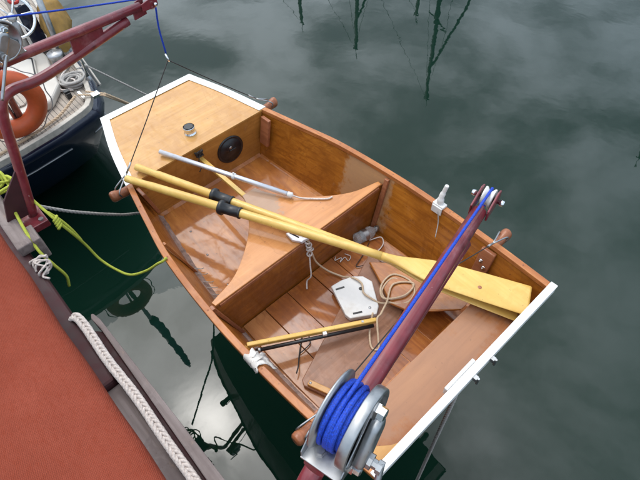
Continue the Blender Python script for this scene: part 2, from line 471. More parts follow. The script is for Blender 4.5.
# recentre so the worn patch sits on the forward point
for vtx in tw.data.vertices: vtx.co += V((1.15-1.02, 0, 0))
tw.location.x -= 1.15-1.02
x0 = 1.356
MB().prism([(x0, -inw(x0, 1.05)+.002, 1.047), (x0, inw(x0, 1.05)-.002, 1.047), (x0, inw(x0, 1.331)-.003, 1.3325), (x0, -inw(x0, 1.331)+.003, 1.3325)], (.010, 0, 0)).build('thwart_riser', 'ply_y', din)
MB().box((1.369, 0, 1.325), .0035, .49, .008).build('riser_trim', 'lug', din, .001)
case = MB()
for s in (-1, 1): case.box((1.15, s*.024, 1.19), .205, .006, .142)
case.box((.95, 0, 1.19), .006, .0175, .142)
case.build('centreboard_case', 'ply', din)
sl = MB().slab([(1.16, -.012), (1.34, -.012), (1.34, .012), (1.16, .012)], 1.3435, 1.3455)
sl.build('case_slot', 'dark', din)
cap = MB().slab([(1.285, -.05), (1.335, -.055), (1.378, -.03), (1.382, .02), (1.35, .05), (1.318, .028)], 1.346, 1.362)
cp = cap.build('centreboard_head', 'alu', din, .004)
MB().slab([(1.30, -.038), (1.35, -.026), (1.348, -.020), (1.298, -.03)], 1.3622, 1.3634).build('head_slot', 'dark', cp)

# ribs, lug pads, lugs
def rib(x, s, w=.012, d=.016, m='lug'):
    zt, zb = ZG(x)-.024, ZB(x)+.004
    a, b = inw(x, zt), inw(x, zb)
    P = [(x-w, s*a, zt), (x-w, s*b, zb), (x-w, s*(b-d), zb), (x-w, s*(a-d), zt)]
    MB().prism(P, (2*w, 0, 0)).build('rib', m, din, .002)
rib(1.385, 1); rib(1.385, -1); rib(.95, -1, .010, .012, 'rail')
for x, s, proj_ in ((.535, -1, .085), (.515, 1, .085), (2.0, 1, .085), (2.03, -1, .075)):
    zt, zb = ZG(x)-.026, ZG(x)-.19
    a, b = inw(x, zt), inw(x, zb)
    xx = max(x, .585)
    P = [(xx-.035, s*a, zt), (xx-.035, s*b, zb), (xx-.035, s*(b-.02), zb), (xx-.035, s*(a-.02), zt)]
    pad = MB().prism(P, (.07, 0, 0)).build('lug_pad', 'lug', din, .004)
    for dz, dx in ((.06, -.012), (.085, .012)):
        bl = MB()
        zz = zt-dz; yy = inw(xx, zz)-.019
        bl.lathe((xx+dx, s*yy, zz), (0, -s, 0), [(0, .011), (.003, .011), (.003, .007), (.010, .006), (.011, 0)], 12)
        bl.build('bolt', 'chrome', pad)
    # the horn outside the hull
    g = G(x); y0 = g+.001; y1 = g+proj_; zc = ZG(x)-.024
    hn = MB()
    hn.loft([[(x+.017*math.cos(w)*1.0, s*yy, zc+dz+.022*math.sin(w)) if True else None for w in [2*math.pi*j/16 for j in range(16)]]
             if rr is None else [(x+rr*math.cos(w), s*yy, zc+dz+rr*1.25*math.sin(w)) for w in [2*math.pi*j/16 for j in range(16)]]
             for yy, rr, dz in ((y0-.002, .021, 0), (y0+.02, .021, 0), (y1-.035, .021, .003), (y1-.022, .024, .007), (y1-.008, .0255, .009), (y1+.004, .024, .010), (y1+.011, .017, .010))], True, True)
    hn.build('lifting_lug', 'lug', din, .002)

# front floor fillet, chine fillets
for s in (-1, 1):
    f = MB(); rings = []
    for i in range(50):
        x = .54+(1.345-.54)*i/49; n = mnoise.noise(V((x*24, s*3, 0)))*.5+mnoise.noise(V((x*70, s*9, 1)))*.3
        w = (.021 if s < 0 else .013)*(1+.55*n); h = (.026 if s < 0 else .016)*(1+.5*n)
        y = B(x)-.008; z = ZB(x)+.001
        rings.append([(x, s*(y-.004), z-.001), (x, s*(y-w), z), (x, s*(y-w*.42), z+h*.32), (x, s*(inw(x, z+h)+.001), z+h)])
    f.loft(rings).build('chine_fillet', 'grey_epoxy' if s < 0 else 'floor', din)
f = MB(); rings = []
for i in range(30):
    x = 1.37+(2.08-1.37)*i/29; n = mnoise.noise(V((x*24, 3, 0)))*.5
    w = .016*(1+.4*n); y = B(x)-.008; z = ZB(x)+.001
    rings.append([(x, -(y-.003), z-.001), (x, -(y-w), z), (x, -(inw(x, z+w)+.001), z+w)])
f.loft(rings).build('chine_fillet', 'grey_epoxy', din)
f = MB().prism([(.531, -.35, ZB(.53)+.001), (.531, -.35, ZB(.53)+.014), (.546, -.35, ZB(.54)+.001)], (0, .70, 0))
f.build('bulkhead_fillet', 'floor', din)
# stitches left in the seam
for i in range(7):
    st = MB()
    x = .95+i*.05+random.uniform(-.01, .01); y = -(B(x)-.022); z = ZB(x)+.014
    st.tube(spline([(x-.012, y-.012, z+.008), (x, y, z+.012), (x+.012, y+.016, z+.004), (x+.02, y+.03, z+.006)], 4), .0022, 5)
    st.build('seam_stitch', 'grey_rope', din)

# floorboards in the after well
zf = 1.050
edges = [-.435, -.29, -.150, .008, .152, .295, .43]
for i in range(6):
    a, b = edges[i]+.0018, edges[i+1]-.0018
    z1 = zf+.012+(.002 if i % 2 else 0)
    lim = lambda x: (max(a, -(B(x)-.03)), min(b, B(x)-.03))
    X = [1.372, 1.55, 1.75, 1.95, 2.12]
    P = [(x, lim(x)[0]) for x in X]+[(x, lim(x)[1]) for x in X[::-1]]
    o = MB().slab(P, zf, z1).build('floorboard', 'plank_pale' if i in (0,) else 'plank', din, .0015)
# stern seat and its front
q = .012
P = [(2.088, -(inw(2.09, 1.3)-.002)), (2.262, -(inw(2.28, 1.3)-.002)), (2.262, inw(2.28, 1.3)-.002), (2.088, inw(2.09, 1.3)-.002)]
se = MB().slab(P, 1.291, 1.301).build('stern_seat', 'seat', din, .0015)
for vtx in se.data.vertices: vtx.co.x -= 1.03
se.location.x += 1.03
MB().prism([(2.125, -inw(2.12, 1.07)+.004, 1.065), (2.125, inw(2.12, 1.07)-.004, 1.065), (2.125, inw(2.12, 1.29)-.004, 1.2905), (2.125, -inw(2.12, 1.29)+.004, 1.2905)], (.01, 0, 0)).build('seat_riser', 'ply_y', din)
for s in (-1,):      # quarter knee
    P = [(2.283, s*(G(2.28)-.027)), (2.283, s*(G(2.28)-.16)), (2.262, s*(G(2.26)-.12)), (2.205, s*(G(2.2)-.055)), (2.15, s*(G(2.15)-.028))]
    MB().slab(P, ZG(2.28)-.03, ZG(2.28)-.012).build('quarter_knee', 'deck_ply', din, .002)
# white capping on the transom
g2 = G(2.3)
tc_ = MB().slab([(2.277, -g2-.003), (2.307, -g2-.003), (2.307, g2+.003), (2.277, g2+.003)], ZG(2.3)+.0035, ZG(2.3)+.013)
tc_.prism([(2.3015, -g2+.004, ZG(2.3)-.03), (2.3015, g2-.004, ZG(2.3)-.03), (2.3015, g2-.004, ZG(2.3)+.0034), (2.3015, -g2+.004, ZG(2.3)+.0034)], (.005, 0, 0))
tc_.build('transom_cap', 'white', din, .002)
pd = MB().slab([(2.262, -.135), (2.2765, -.135), (2.2765, .028), (2.262, .028)], ZG(2.3)-.03, ZG(2.3)+.015).build('outboard_pad', 'whiteplastic', din, .003)
for y in (-.02, .085):
    gt = MB()
    gt.box((2.314, y, ZG(2.3)-.002), .008, .009, .010); gt.tube([(2.325, y, ZG(2.3)-.03), (2.325, y, ZG(2.3)+.012)], .005, 10)
    gt.build('rudder_fitting', 'steel', din, .001)
# white rowlock on the outboard gunwale
xr = 1.69; yr = G(xr)
rl = MB().box((xr, yr-.014, ZG(xr)+.010), .030, .017, .007).box((xr, yr-.033, ZG(xr)-.012), .028, .004, .022)
rl.tube(spline([(xr, yr-.012, ZG(xr)+.010), (xr-.004, yr-.008, ZG(xr)+.045), (xr-.003, yr+.003, ZG(xr)+.075), (xr+.002, yr+.012, ZG(xr)+.115)], 5), [.017]*5+[.013]*5+[.010]*6, 10)
rw = rl.build('rowlock', 'whiteplastic', din, .003)
rope([(xr+.01, yr-.036, ZG(xr)-.01), (xr+.03, yr-.045, ZG(xr)-.07), (xr+.055, yr-.085, ZG(xr)-.125)], .0025, 'grey_rope', 'lanyard', rw)
rl = MB()
xr = 1.60
rl.box((xr, -G(xr)+.030, ZG(xr)-.01), .014, .008, .012)
# rag tied round the near gunwale
rg = MB(); vs = []; nu, nv = 16, 22
for i in range(nu+1):
    for j in range(nv+1):
        u = i/nu-.5; t = j/nv; x = 1.705+u*.075*(1+.5*mnoise.noise(V((t*4, 1, 0)))); g = G(1.70)
        p = spline([(0, g+.010, 1.375), (0, g+.007, 1.402), (0, g-.012, 1.413), (0, g-.033, 1.405), (0, g-.045, 1.375), (0, g-.055, 1.335), (0, g-.075, 1.30)], 4)
        q_ = p[min(int(t*(len(p)-1)), len(p)-1)]
        k = mnoise.noise(V((u*7, t*5, 3)))*.013+mnoise.noise(V((u*18, t*9, 7)))*.005
        vs.append((x+.012*mnoise.noise(V((u*5, t*6, 9))), -(q_.y-abs(k)*.8), q_.z+abs(k)+.001))
rg.add(vs, [[i*(nv+1)+j, (i+1)*(nv+1)+j, (i+1)*(nv+1)+j+1, i*(nv+1)+j+1] for i in range(nu) for j in range(nv)], True)
rg_o = rg.build('rag', 'rag'); rg_o.modifiers.new('thick', 'SOLIDIFY').thickness = .002
tag(rg_o, 'crumpled white rag tied over the near gunwale beside the tiller end', 'rag')

# ------------------------------------------------------------------ things in the dinghy
def oar(name, label, a, b, tcol, roll=0.0):
    a, b = V(a), V(b); d = (b-a).normalized(); L = (b-a).length
    side = V((0, 0, 1)).cross(d).normalized(); up = d.cross(side)
    if roll: side, up = side*math.cos(roll)+up*math.sin(roll), up*math.cos(roll)-side*math.sin(roll)
    th = thing(name, label, 'oar', a.lerp(b, .5), 'pair of oars laid across the dinghy')
    n = 18; xb = L-.60
    st = [(0, .017, .017), (.006, .019, .019), (.12, .018, .018), (.14, .0205, .0205), (.5, .021, .021), (.9, .021, .021), (xb-.1, .0195, .0195)]
    rings = [[a+d*x+side*math.cos(w)*p+up*math.sin(w)*q_ for w in [2*math.pi*j/n for j in range(n)]] for x, p, q_ in st+[(xb-.02, .019, .019)]]
    MB().loft(rings, True, True).build('shaft', 'oar', th)
    st = [(xb-.02, .0190, .0190), (xb, .0192, .0188), (xb+.02, .0200, .0182), (xb+.05, .024, .016), (xb+.12, .042, .012), (xb+.19, .058, .0095), (xb+.27, .066, .008), (xb+.42, .071, .0065), (L-.008, .074, .005), (L, .071, .004)]
    def sgn(v, e): return math.copysign(abs(v)**e, v)
    rings = []
    for i, (x, p, q_) in enumerate(st):
        e = (1, 1, .95, .85, .72, .6)[i] if i < 6 else .55
        rings.append([a+d*x+side*sgn(math.cos(w), e)*p+up*sgn(math.sin(w), 1)*q_ for w in [2*math.pi*j/28 for j in range(28)]])
    bl = MB().loft(rings, True, True).build('blade', 'oar', th)
    kn = a+d*(L-.20)+side*-.012+up*.0075
    MB().lathe(kn, up, [(0, .0085), (.0012, .006), (.0013, 0)], 10).build('knot', 'lug', bl)
    pr = [(tcol-.055, .0225), (tcol-.055, .034), (tcol-.047, .036), (tcol-.036, .036), (tcol-.034, .0265), (tcol+.045, .0255), (tcol+.047, .028), (tcol+.055, .028), (tcol+.056, .022)]
    MB().lathe(a, d, pr, 26).build('collar', 'black', th)
    return th
oar('oar', 'yellow wooden oar lying lower, its grip resting further onto the foredeck', (.475, -.345, 1.436), (2.245, .400, 1.334), .505, 0)
oar('oar', 'yellow wooden oar laid on top, its grip over the near end of the bulkhead', (.535, -.427, 1.452), (2.262, .418, 1.382), .57, 0)

bh = thing('aluminium_tube', 'grey aluminium tube with white end cord leaning from the foredeck to the thwart', 'tube', (.78, -.04, 1.36))
MB().tube([(.458, -.197, 1.432), (1.118, .121, 1.366)], .0125, 18).build('tube', 'alu', bh)
pA, pB = V((.458, -.197, 1.432)), V((1.118, .121, 1.366)); dd = (pB-pA).normalized()
MB().lathe(pA+dd*.42, dd, [(0, .0135), (.003, .017), (.013, .017), (.016, .0135)], 18).build('ring', 'whiteplastic', bh)
MB().box(pA+dd*.428+V((0, 0, .018)), .004, .004, .006).build('clip', 'whiteplastic', bh, .001)
MB().lathe(pB, dd, [(-.012, .014), (.010, .015), (.014, .008), (.02, 0)], 18).build('end_cap', 'whiteplastic', bh)
rope([pB+dd*.01, (1.17, .16, 1.352), (1.25, .238, 1.350), (1.262, .27, 1.350)], .004, 'white_rope', 'end_cord', bh)

# weathered board with pale end batten lying on the floorboards
A_, B_ = V((1.776, -.418, 0)), V((1.497, .307, 0)); e = (B_-A_).normalized(); f_ = V((e.y, -e.x, 0))
wb = thing('weathered_board', 'scuffed dark brown board with a pale end batten lying on the floorboards', 'board', A_.lerp(B_, .5)+f_*.13+V((0, 0, 1.066)))
P = [A_+f_*.012, A_+e*.02, B_, B_+f_*.26, A_+f_*.26, A_+f_*.256-e*0]
P = [A_+f_*.02, A_+e*.02, B_, B_+f_*.27, A_+f_*.27]
MB().slab([(p.x, p.y) for p in P], 1.0665, 1.086).build('panel', 'weather', wb, .004)
Q = [A_+f_*.035+e*.004, A_+f_*.26+e*.004, A_+f_*.26+e*.03, A_+f_*.035+e*.03]
MB().slab([(p.x, p.y) for p in Q], 1.0862, 1.106).build('end_batten', 'deck_ply', wb, .003)
MB().lathe(A_+f_*.045+e*.016+V((0, 0, 1.106)), (0, 0, 1), [(0, .006), (.002, .005), (.0022, 0)], 10).build('screw', 'steel_dark', wb)

# orange curved board leaning on the stern seat
P0 = [(1.545, .245, 1.098), (1.63, .315, 1.104), (1.72, .355, 1.115), (1.85, .37, 1.145), (2.05, .385, 1.195), (2.052, .295, 1.195), (1.97, .215, 1.175), (1.88, .145, 1.15), (1.79, .130, 1.124), (1.68, .188, 1.108)]
ob = MB().prism(P0, (.004, .003, .012)).build('curved_board', 'orange', None, .003)
tag(ob, 'glossy orange varnished board with a curved edge propped beneath the oar blades', 'board')

# white case
P = [(1.522, .008), (1.532, .068), (1.552, .122), (1.588, .160), (1.640, .170), (1.757, .092), (1.780, .055), (1.712, -.050), (1.682, -.052)]
wc = thing('white_case', 'flat white plastic panel with dark slots on the brown board', 'panel', (1.65, .05, 1.087))
MB().slab(P, 1.0875, 1.116).build('shell', 'whiteplastic', wc, .005, 3)
MB().lathe((1.632, .10, 1.116), (0, 0, 1), [(0, .010), (.0012, .009), (.0013, 0)], 14).build('dark_hole', 'black', wc)
for (x, y), a in (((1.562, .030), 1.15), ((1.715, -.005), 1.05)):
    MB().box((x, y, 1.1165), .022, .0045, .0012, (V((math.cos(a), math.sin(a), 0)), V((-math.sin(a), math.cos(a), 0)), V((0, 0, 1)))).build('slot', 'black', wc)
MB().lathe((1.735, .055, 1.116), (0, 0, 1), [(0, .007), (.002, .006), (.0022, 0)], 12).build('screw', 'steel', wc)
MB().box((1.69, .10, 1.1163), .012, .004, .0008).build('small_mark', 'steel_dark', wc)

# tiller: yellow stick and black tube side by side
tl = thing('tiller', 'long yellow wooden stick clipped to a black tube across the well', 'tiller', (1.65, -.22, 1.15))
a, b = V((1.525, -.49, 1.205)), V((1.80, .025, 1.140)); d = (b-a).normalized(); sd = d.cross(V((0, 0, 1))).normalized()
MB().prism([a+sd*.002-V((0, 0, .012)), a+sd*.022-V((0, 0, .012)), a+sd*.022+V((0, 0, .012)), a+sd*.002+V((0, 0, .012))], b-a).build('stick', 'oar', tl, .004)
MB().tube([a+sd*.036-V((0, 0, .016))+d*.03, b+sd*.030-V((0, 0, .012))-d*.02], .0085, 14).build('black_tube', 'black', tl)
c = a+d*.34+sd*.024
MB().box(c, .009, .013, .008, (d, sd, sd.cross(d))).build('clip', 'whiteplastic', tl, .002)
c = a+d*.42+sd*.024
MB().box(a+d*.52+sd*.012+V((0, 0, .0125)), .005, .005, .002, (d, sd, sd.cross(d))).build('pin', 'steel', tl)
MB().lathe(a+d*.04+sd*.036-V((0, 0, .016)), d, [(0, .0095), (.0, .012), (.012, .012), (.012, .0095)], 14).build('end_ring', 'steel', tl)

# water bottle behind the thwart
bt = thing('plastic_bottle', 'crushed clear plastic drink bottle lying behind the thwart', 'bottle', (1.41, .385, 1.066))
a, b = V((1.395, .300, 1.100)), V((1.420, .44, 1.100)); d = (b-a).normalized()
MB().lathe(a, d, [(0, 0), (.002, .026), (.01, .032), (.035, .030), (.045, .033), (.075, .029), (.088, .033), (.105, .029), (.125, .014), (.132, .013)], 20).build('body', 'clear', bt)
MB().lathe(a+d*.131, d, [(0, .0155), (.016, .0155), (.017, 0)], 18).build('cap', 'steel', bt)
MB().lathe(a+d*.048, d, [(0, .0335), (.028, .0305)], 20).build('paper_band', 'steel_dark', bt)

# tan cord: from the centreboard head across the well, coiled beside the white case
pts = [(1.372, .0, 1.358), (1.380, .006, 1.33), (1.385, .015, 1.25), (1.395, .03, 1.16), (1.43, .07, 1.085), (1.50, .10, 1.082), (1.57, .115, 1.122), (1.62, .12, 1.124), (1.66, .09, 1.122), (1.70, .09, 1.122),
       (1.755, .115, 1.112), (1.80, .17, 1.135), (1.77, .255, 1.135), (1.70, .245, 1.125), (1.71, .16, 1.125), (1.78, .135, 1.130), (1.85, .18, 1.15), (1.84, .245, 1.155), (1.77, .285, 1.145), (1.69, .26, 1.13), (1.69, .18, 1.13),
       (1.75, .13, 1.135), (1.82, .20, 1.16), (1.80, .28, 1.155), (1.73, .22, 1.140), (1.78, .12, 1.145), (1.81, .05, 1.155), (1.82, .01, 1.165), (1.87, -.03, 1.12), (1.90, -.06, 1.092), (1.87, -.075, 1.091), (1.81, -.02, 1.115), (1.785, .02, 1.165)]
tag(rope(pts, .0048, 'tan_rope', 'tan_cord', wob=.006), 'tan cord running from the thwart to a loose coil beside the white panel', 'cord')
kn = MB()
for k in range(5):
    c = V((1.382+random.uniform(-.004, .004), .006+random.uniform(-.012, .012), 1.335-.022*k))
    kn.torus(c, (random.uniform(-.6, .6), random.uniform(-.6, .6), 1), .012, .0045, 14, 6)
kn.tube(spline([(1.385, 0, 1.25), (1.40, -.012, 1.19), (1.42, -.03, 1.13), (1.405, -.045, 1.09), (1.43, -.07, 1.069)], 6), .004, 6)
tag(kn.build('knotted_cord', 'white_rope'), 'knotted pale cord hanging down the aft face of the thwart', 'cord')
tag(rope([(1.44, .36, 1.072), (1.47, .30, 1.071), (1.50, .20, 1.0705), (1.54, .26, 1.0705), (1.60, .40, 1.0705), (1.66, .42, 1.0705), (1.74, .36, 1.13), (1.78, .40, 1.16)], .0022, 'rubber', 'thin_cord', wob=.01),
    'thin dark cord in a loose arc on the floor below the oars', 'cord')
tag(rope([(1.43, .37, 1.075), (1.46, .425, 1.08), (1.50, .40, 1.074), (1.52, .34, 1.072), (1.56, .30, 1.088), (1.62, .31, 1.11), (1.66, .38, 1.12)], .003, 'white_rope', 'white_twine', wob=.008),
    'thin white twine on the floor beside the plastic bottle', 'twine')
bc = MB()
bc.tube(spline([(1.735, -.40, 1.096), (1.715, -.372, 1.094), (1.675, -.335, 1.071), (1.635, -.29, 1.072), (1.60, -.25, 1.075)], 6), .0032, 6)
bc.tube(spline([(1.665, -.32, 1.072), (1.665, -.29, 1.074), (1.66, -.255, 1.075), (1.63, -.235, 1.075)], 5), .0027, 6)
tag(bc.build('forked_cord', 'rubber'), 'short forked dark cord lying beside the pale end batten', 'cord')
tw_ = MB()
tw_.tube(spline([(1.385, .17, 1.0685), (1.40, .15, 1.07), (1.41, .185, 1.069), (1.428, .16, 1.073), (1.42, .20, 1.069), (1.45, .195, 1.071), (1.437, .225, 1.069), (1.405, .215, 1.07)], 6), .0022, 5)
tag(tw_.build('string_scrap', 'white_rope'), 'scrap of white string on the floor near the thwart', 'string')

for k, (x, y) in enumerate(((.72, -.28), (.90, -.30), (1.12, -.33), (.80, .18), (1.05, .30), (.66, .10))):
    z = ZB(x)+.0005
    MB().lathe((x, y, z), (.1*random.uniform(-1, 1), .1, 1), [(0, .006), (.002, .0055), (.0024, 0)], 9).build('floor_screw', 'steel_dark', din)
for k, x in enumerate((.70, 1.05, 1.40, 1.75, 2.15)):
    for s_ in (-1, 1):
        MB().lathe((x, s_*(G(x)-.012), ZG(x)+.0022), (0, 0, 1), [(0, .0045), (.0012, .004), (.0013, 0)], 10).build('gunwale_plug', 'lug', din)

# ------------------------------------------------------------------ water
wm = bpy.data.meshes.new('water'); S = 3000
wm.from_pydata([(-S, -S, 0), (S, -S, 0), (S, S, 0), (-S, S, 0)], [], [(0, 1, 2, 3)]); wm.materials.append(M['water'])
wo = bpy.data.objects.new('water', wm); COL.objects.link(wo); tag(wo, 'still dark green harbour water mirroring the clouds', 'water', kind='structure')

# ------------------------------------------------------------------ the ship we stand on
ship = thing('ship', 'dark hulled ship with maroon bulwark and silvered timber rail at the lower left', 'ship', (2.5, -2.5, 0))
hl = MB()
lv = [(-.3, -1.35, .5, 4.6), (.3, -1.18, .3, 4.9), (.9, -1.03, .12, 5.1), (1.40, -.975, .05, 5.2), (1.49, -.972, .04, 5.2)]
hl.loft([[(x0_, y, z), (x1_, y, z), (x1_, -4.4, z), (x0_, -4.4, z)] for z, y, x0_, x1_ in lv]).build('hull', 'shiphull', ship)
MB().slab([(.05, -1.08), (5.2, -1.08), (5.2, -4.4), (.05, -4.4)], 1.4905, 1.51).build('deck', 'teak', ship)
MB().slab([(.12, -1.075), (1.52, -1.075), (1.52, -.965), (1.46, -.958), (.12, -.958)], 1.492, 1.585).build('bulwark', 'maroondark', ship, .012)
MB().slab([(1.521, -1.078), (4.2, -1.078), (4.2, -.955), (1.521, -.958)], 1.492, 1.553).build('covering_board', 'greyplank', ship, .006)
P = [(1.262, -.915), (1.243, -.908), (1.245, -.900), (1.285, -.892), (1.65, -.884), (2.03, -.8775), (3.4, -.873), (3.4, -.918), (2.03, -.9175), (1.65, -.912), (1.32, -.909)]
MB().slab(P, 1.52, 1.60).build('rubbing_strake', 'greyplank', ship, .006)
MB().slab([(1.245, -.957), (3.4, -.954), (3.4, -.9185), (2.03, -.918), (1.65, -.9125), (1.30, -.9095)], 1.493, 1.550).build('strake_base', 'maroondark', ship, .005)
MB().slab([(.08, -.985), (.80, -.985), (.80, -.925), (.08, -.915)], 1.586, 1.635).build('cap_rail', 'greyplank', ship, .006)
MB().slab([(.70, -.923), (.80, -.923), (.80, -.893), (.70, -.890)], 1.52, 1.632).build('rail_block', 'greyplank', ship, .005)
# lashings on the rail
lb = MB()
for k in range(5):
    c_ = V((.86+.016*k, -.945, 1.590)); ax_ = V((1, random.uniform(-.9, .9), random.uniform(-.9, .9))).normalized(); a_, b_ = frame_of(ax_)
    ring_ = [c_+(a_*math.cos(w)*.030+b_*math.sin(w)*.024)*(1+.3*mnoise.noise(V((w, k*3, 0))))+ax_*.012*mnoise.noise(V((w*2, k*5, 1))) for w in [2*math.pi*q/12 for q in range(11)]]
    lb.tube(spline(ring_, 4), .0042, 6)
lb.tube(spline([(.86, -.93, 1.60), (.89, -.96, 1.612), (.93, -.935, 1.60), (.95, -.965, 1.592), (.975, -.95, 1.588)], 6), .0042, 6)
lb.build('lashing', 'white_rope', ship)

# thick white plaited rope along the rail
def plait(name, pts, w, label):
    P = spline(pts, 10); L = [0]
    for i in range(1, len(P)): L.append(L[-1]+(P[i]-P[i-1]).length)
    step = .004; cnt = int(L[-1]/step); Q = []; j = 0
    for i in range(cnt+1):
        d = L[-1]*i/cnt
        while j < len(L)-2 and L[j+1] < d: j += 1
        Q.append(P[j].lerp(P[j+1], (d-L[j])/max(L[j+1]-L[j], 1e-9)))
    mb = MB()
    for s in range(6):
        ph = s*2*math.pi/6; pts_ = []
        for i, q_ in enumerate(Q):
            T = (Q[min(i+1, cnt)]-Q[max(i-1, 0)]).normalized()
            sd_ = T.cross(V((0, 0, 1))).normalized(); up_ = sd_.cross(T)
            t = i*step/.105*2*math.pi+ph+.5*mnoise.noise(V((i*step*6, s*.3, 0)))
            pts_.append(q_+sd_*.005*mnoise.noise(V((i*step*5, 0, 9)))+sd_*math.sin(t)*w*(.68+.06*mnoise.noise(V((i*step*14, s*2, 4))))+up_*(math.sin(2*t)*w*.26+math.cos(t)*w*.0))
        mb.tube(pts_, w*.36, 7)
    o = mb.build(name, 'white_rope')
    return tag(o, label, 'rope')
plait('plaited_rope', [(1.18, -.972, 1.555), (1.215, -.957, 1.602), (1.27, -.948, 1.606), (1.5, -.944, 1.596), (1.8, -.944, 1.586), (2.1, -.944, 1.585), (2.5, -.945, 1.585)], .0165,
      'thick white plaited rope lying along the rail beside the red canvas')

# red canvas cover
cv = MB(); nx, ny = 60, 40; vs = []
for i in range(nx+1):
    for j in range(ny+1):
        x = .78+1.75*i/nx; t = j/ny
        if t < .16:
            s = t/.16; y = -.990+.012*math.sin(s*3.1); z = 1.70+.15*s
            y -= .02*(1-s)
        else:
            s = (t-.16)/.84; y = -.990-.95*s; z = 1.85+.30*math.sin(s*1.5)
        k = mnoise.noise(V((x*1.6, y*2.2, 0)))*.030+.006*math.sin(9*(x+1.3*y)+3*mnoise.noise(V((x*2, y*2, 8))))+mnoise.noise(V((x*5, y*4, 3)))*.004
        vs.append((x+.03*mnoise.noise(V((y*3, 1, x*.5))), y+(.008*mnoise.noise(V((x*4, 2, 0))) if t < .3 else 0), z+k*min(1, t*4)))
fs = [[i*(ny+1)+j, (i+1)*(ny+1)+j, (i+1)*(ny+1)+j+1, i*(ny+1)+j+1] for i in range(nx) for j in range(ny)]
cv.add(vs, fs, True)
co = cv.build('canvas_cover', 'canvas')
md = co.modifiers.new('thick', 'SOLIDIFY'); md.thickness = .003
tag(co, 'rust red woven canvas cover filling the lower left corner', 'canvas cover')

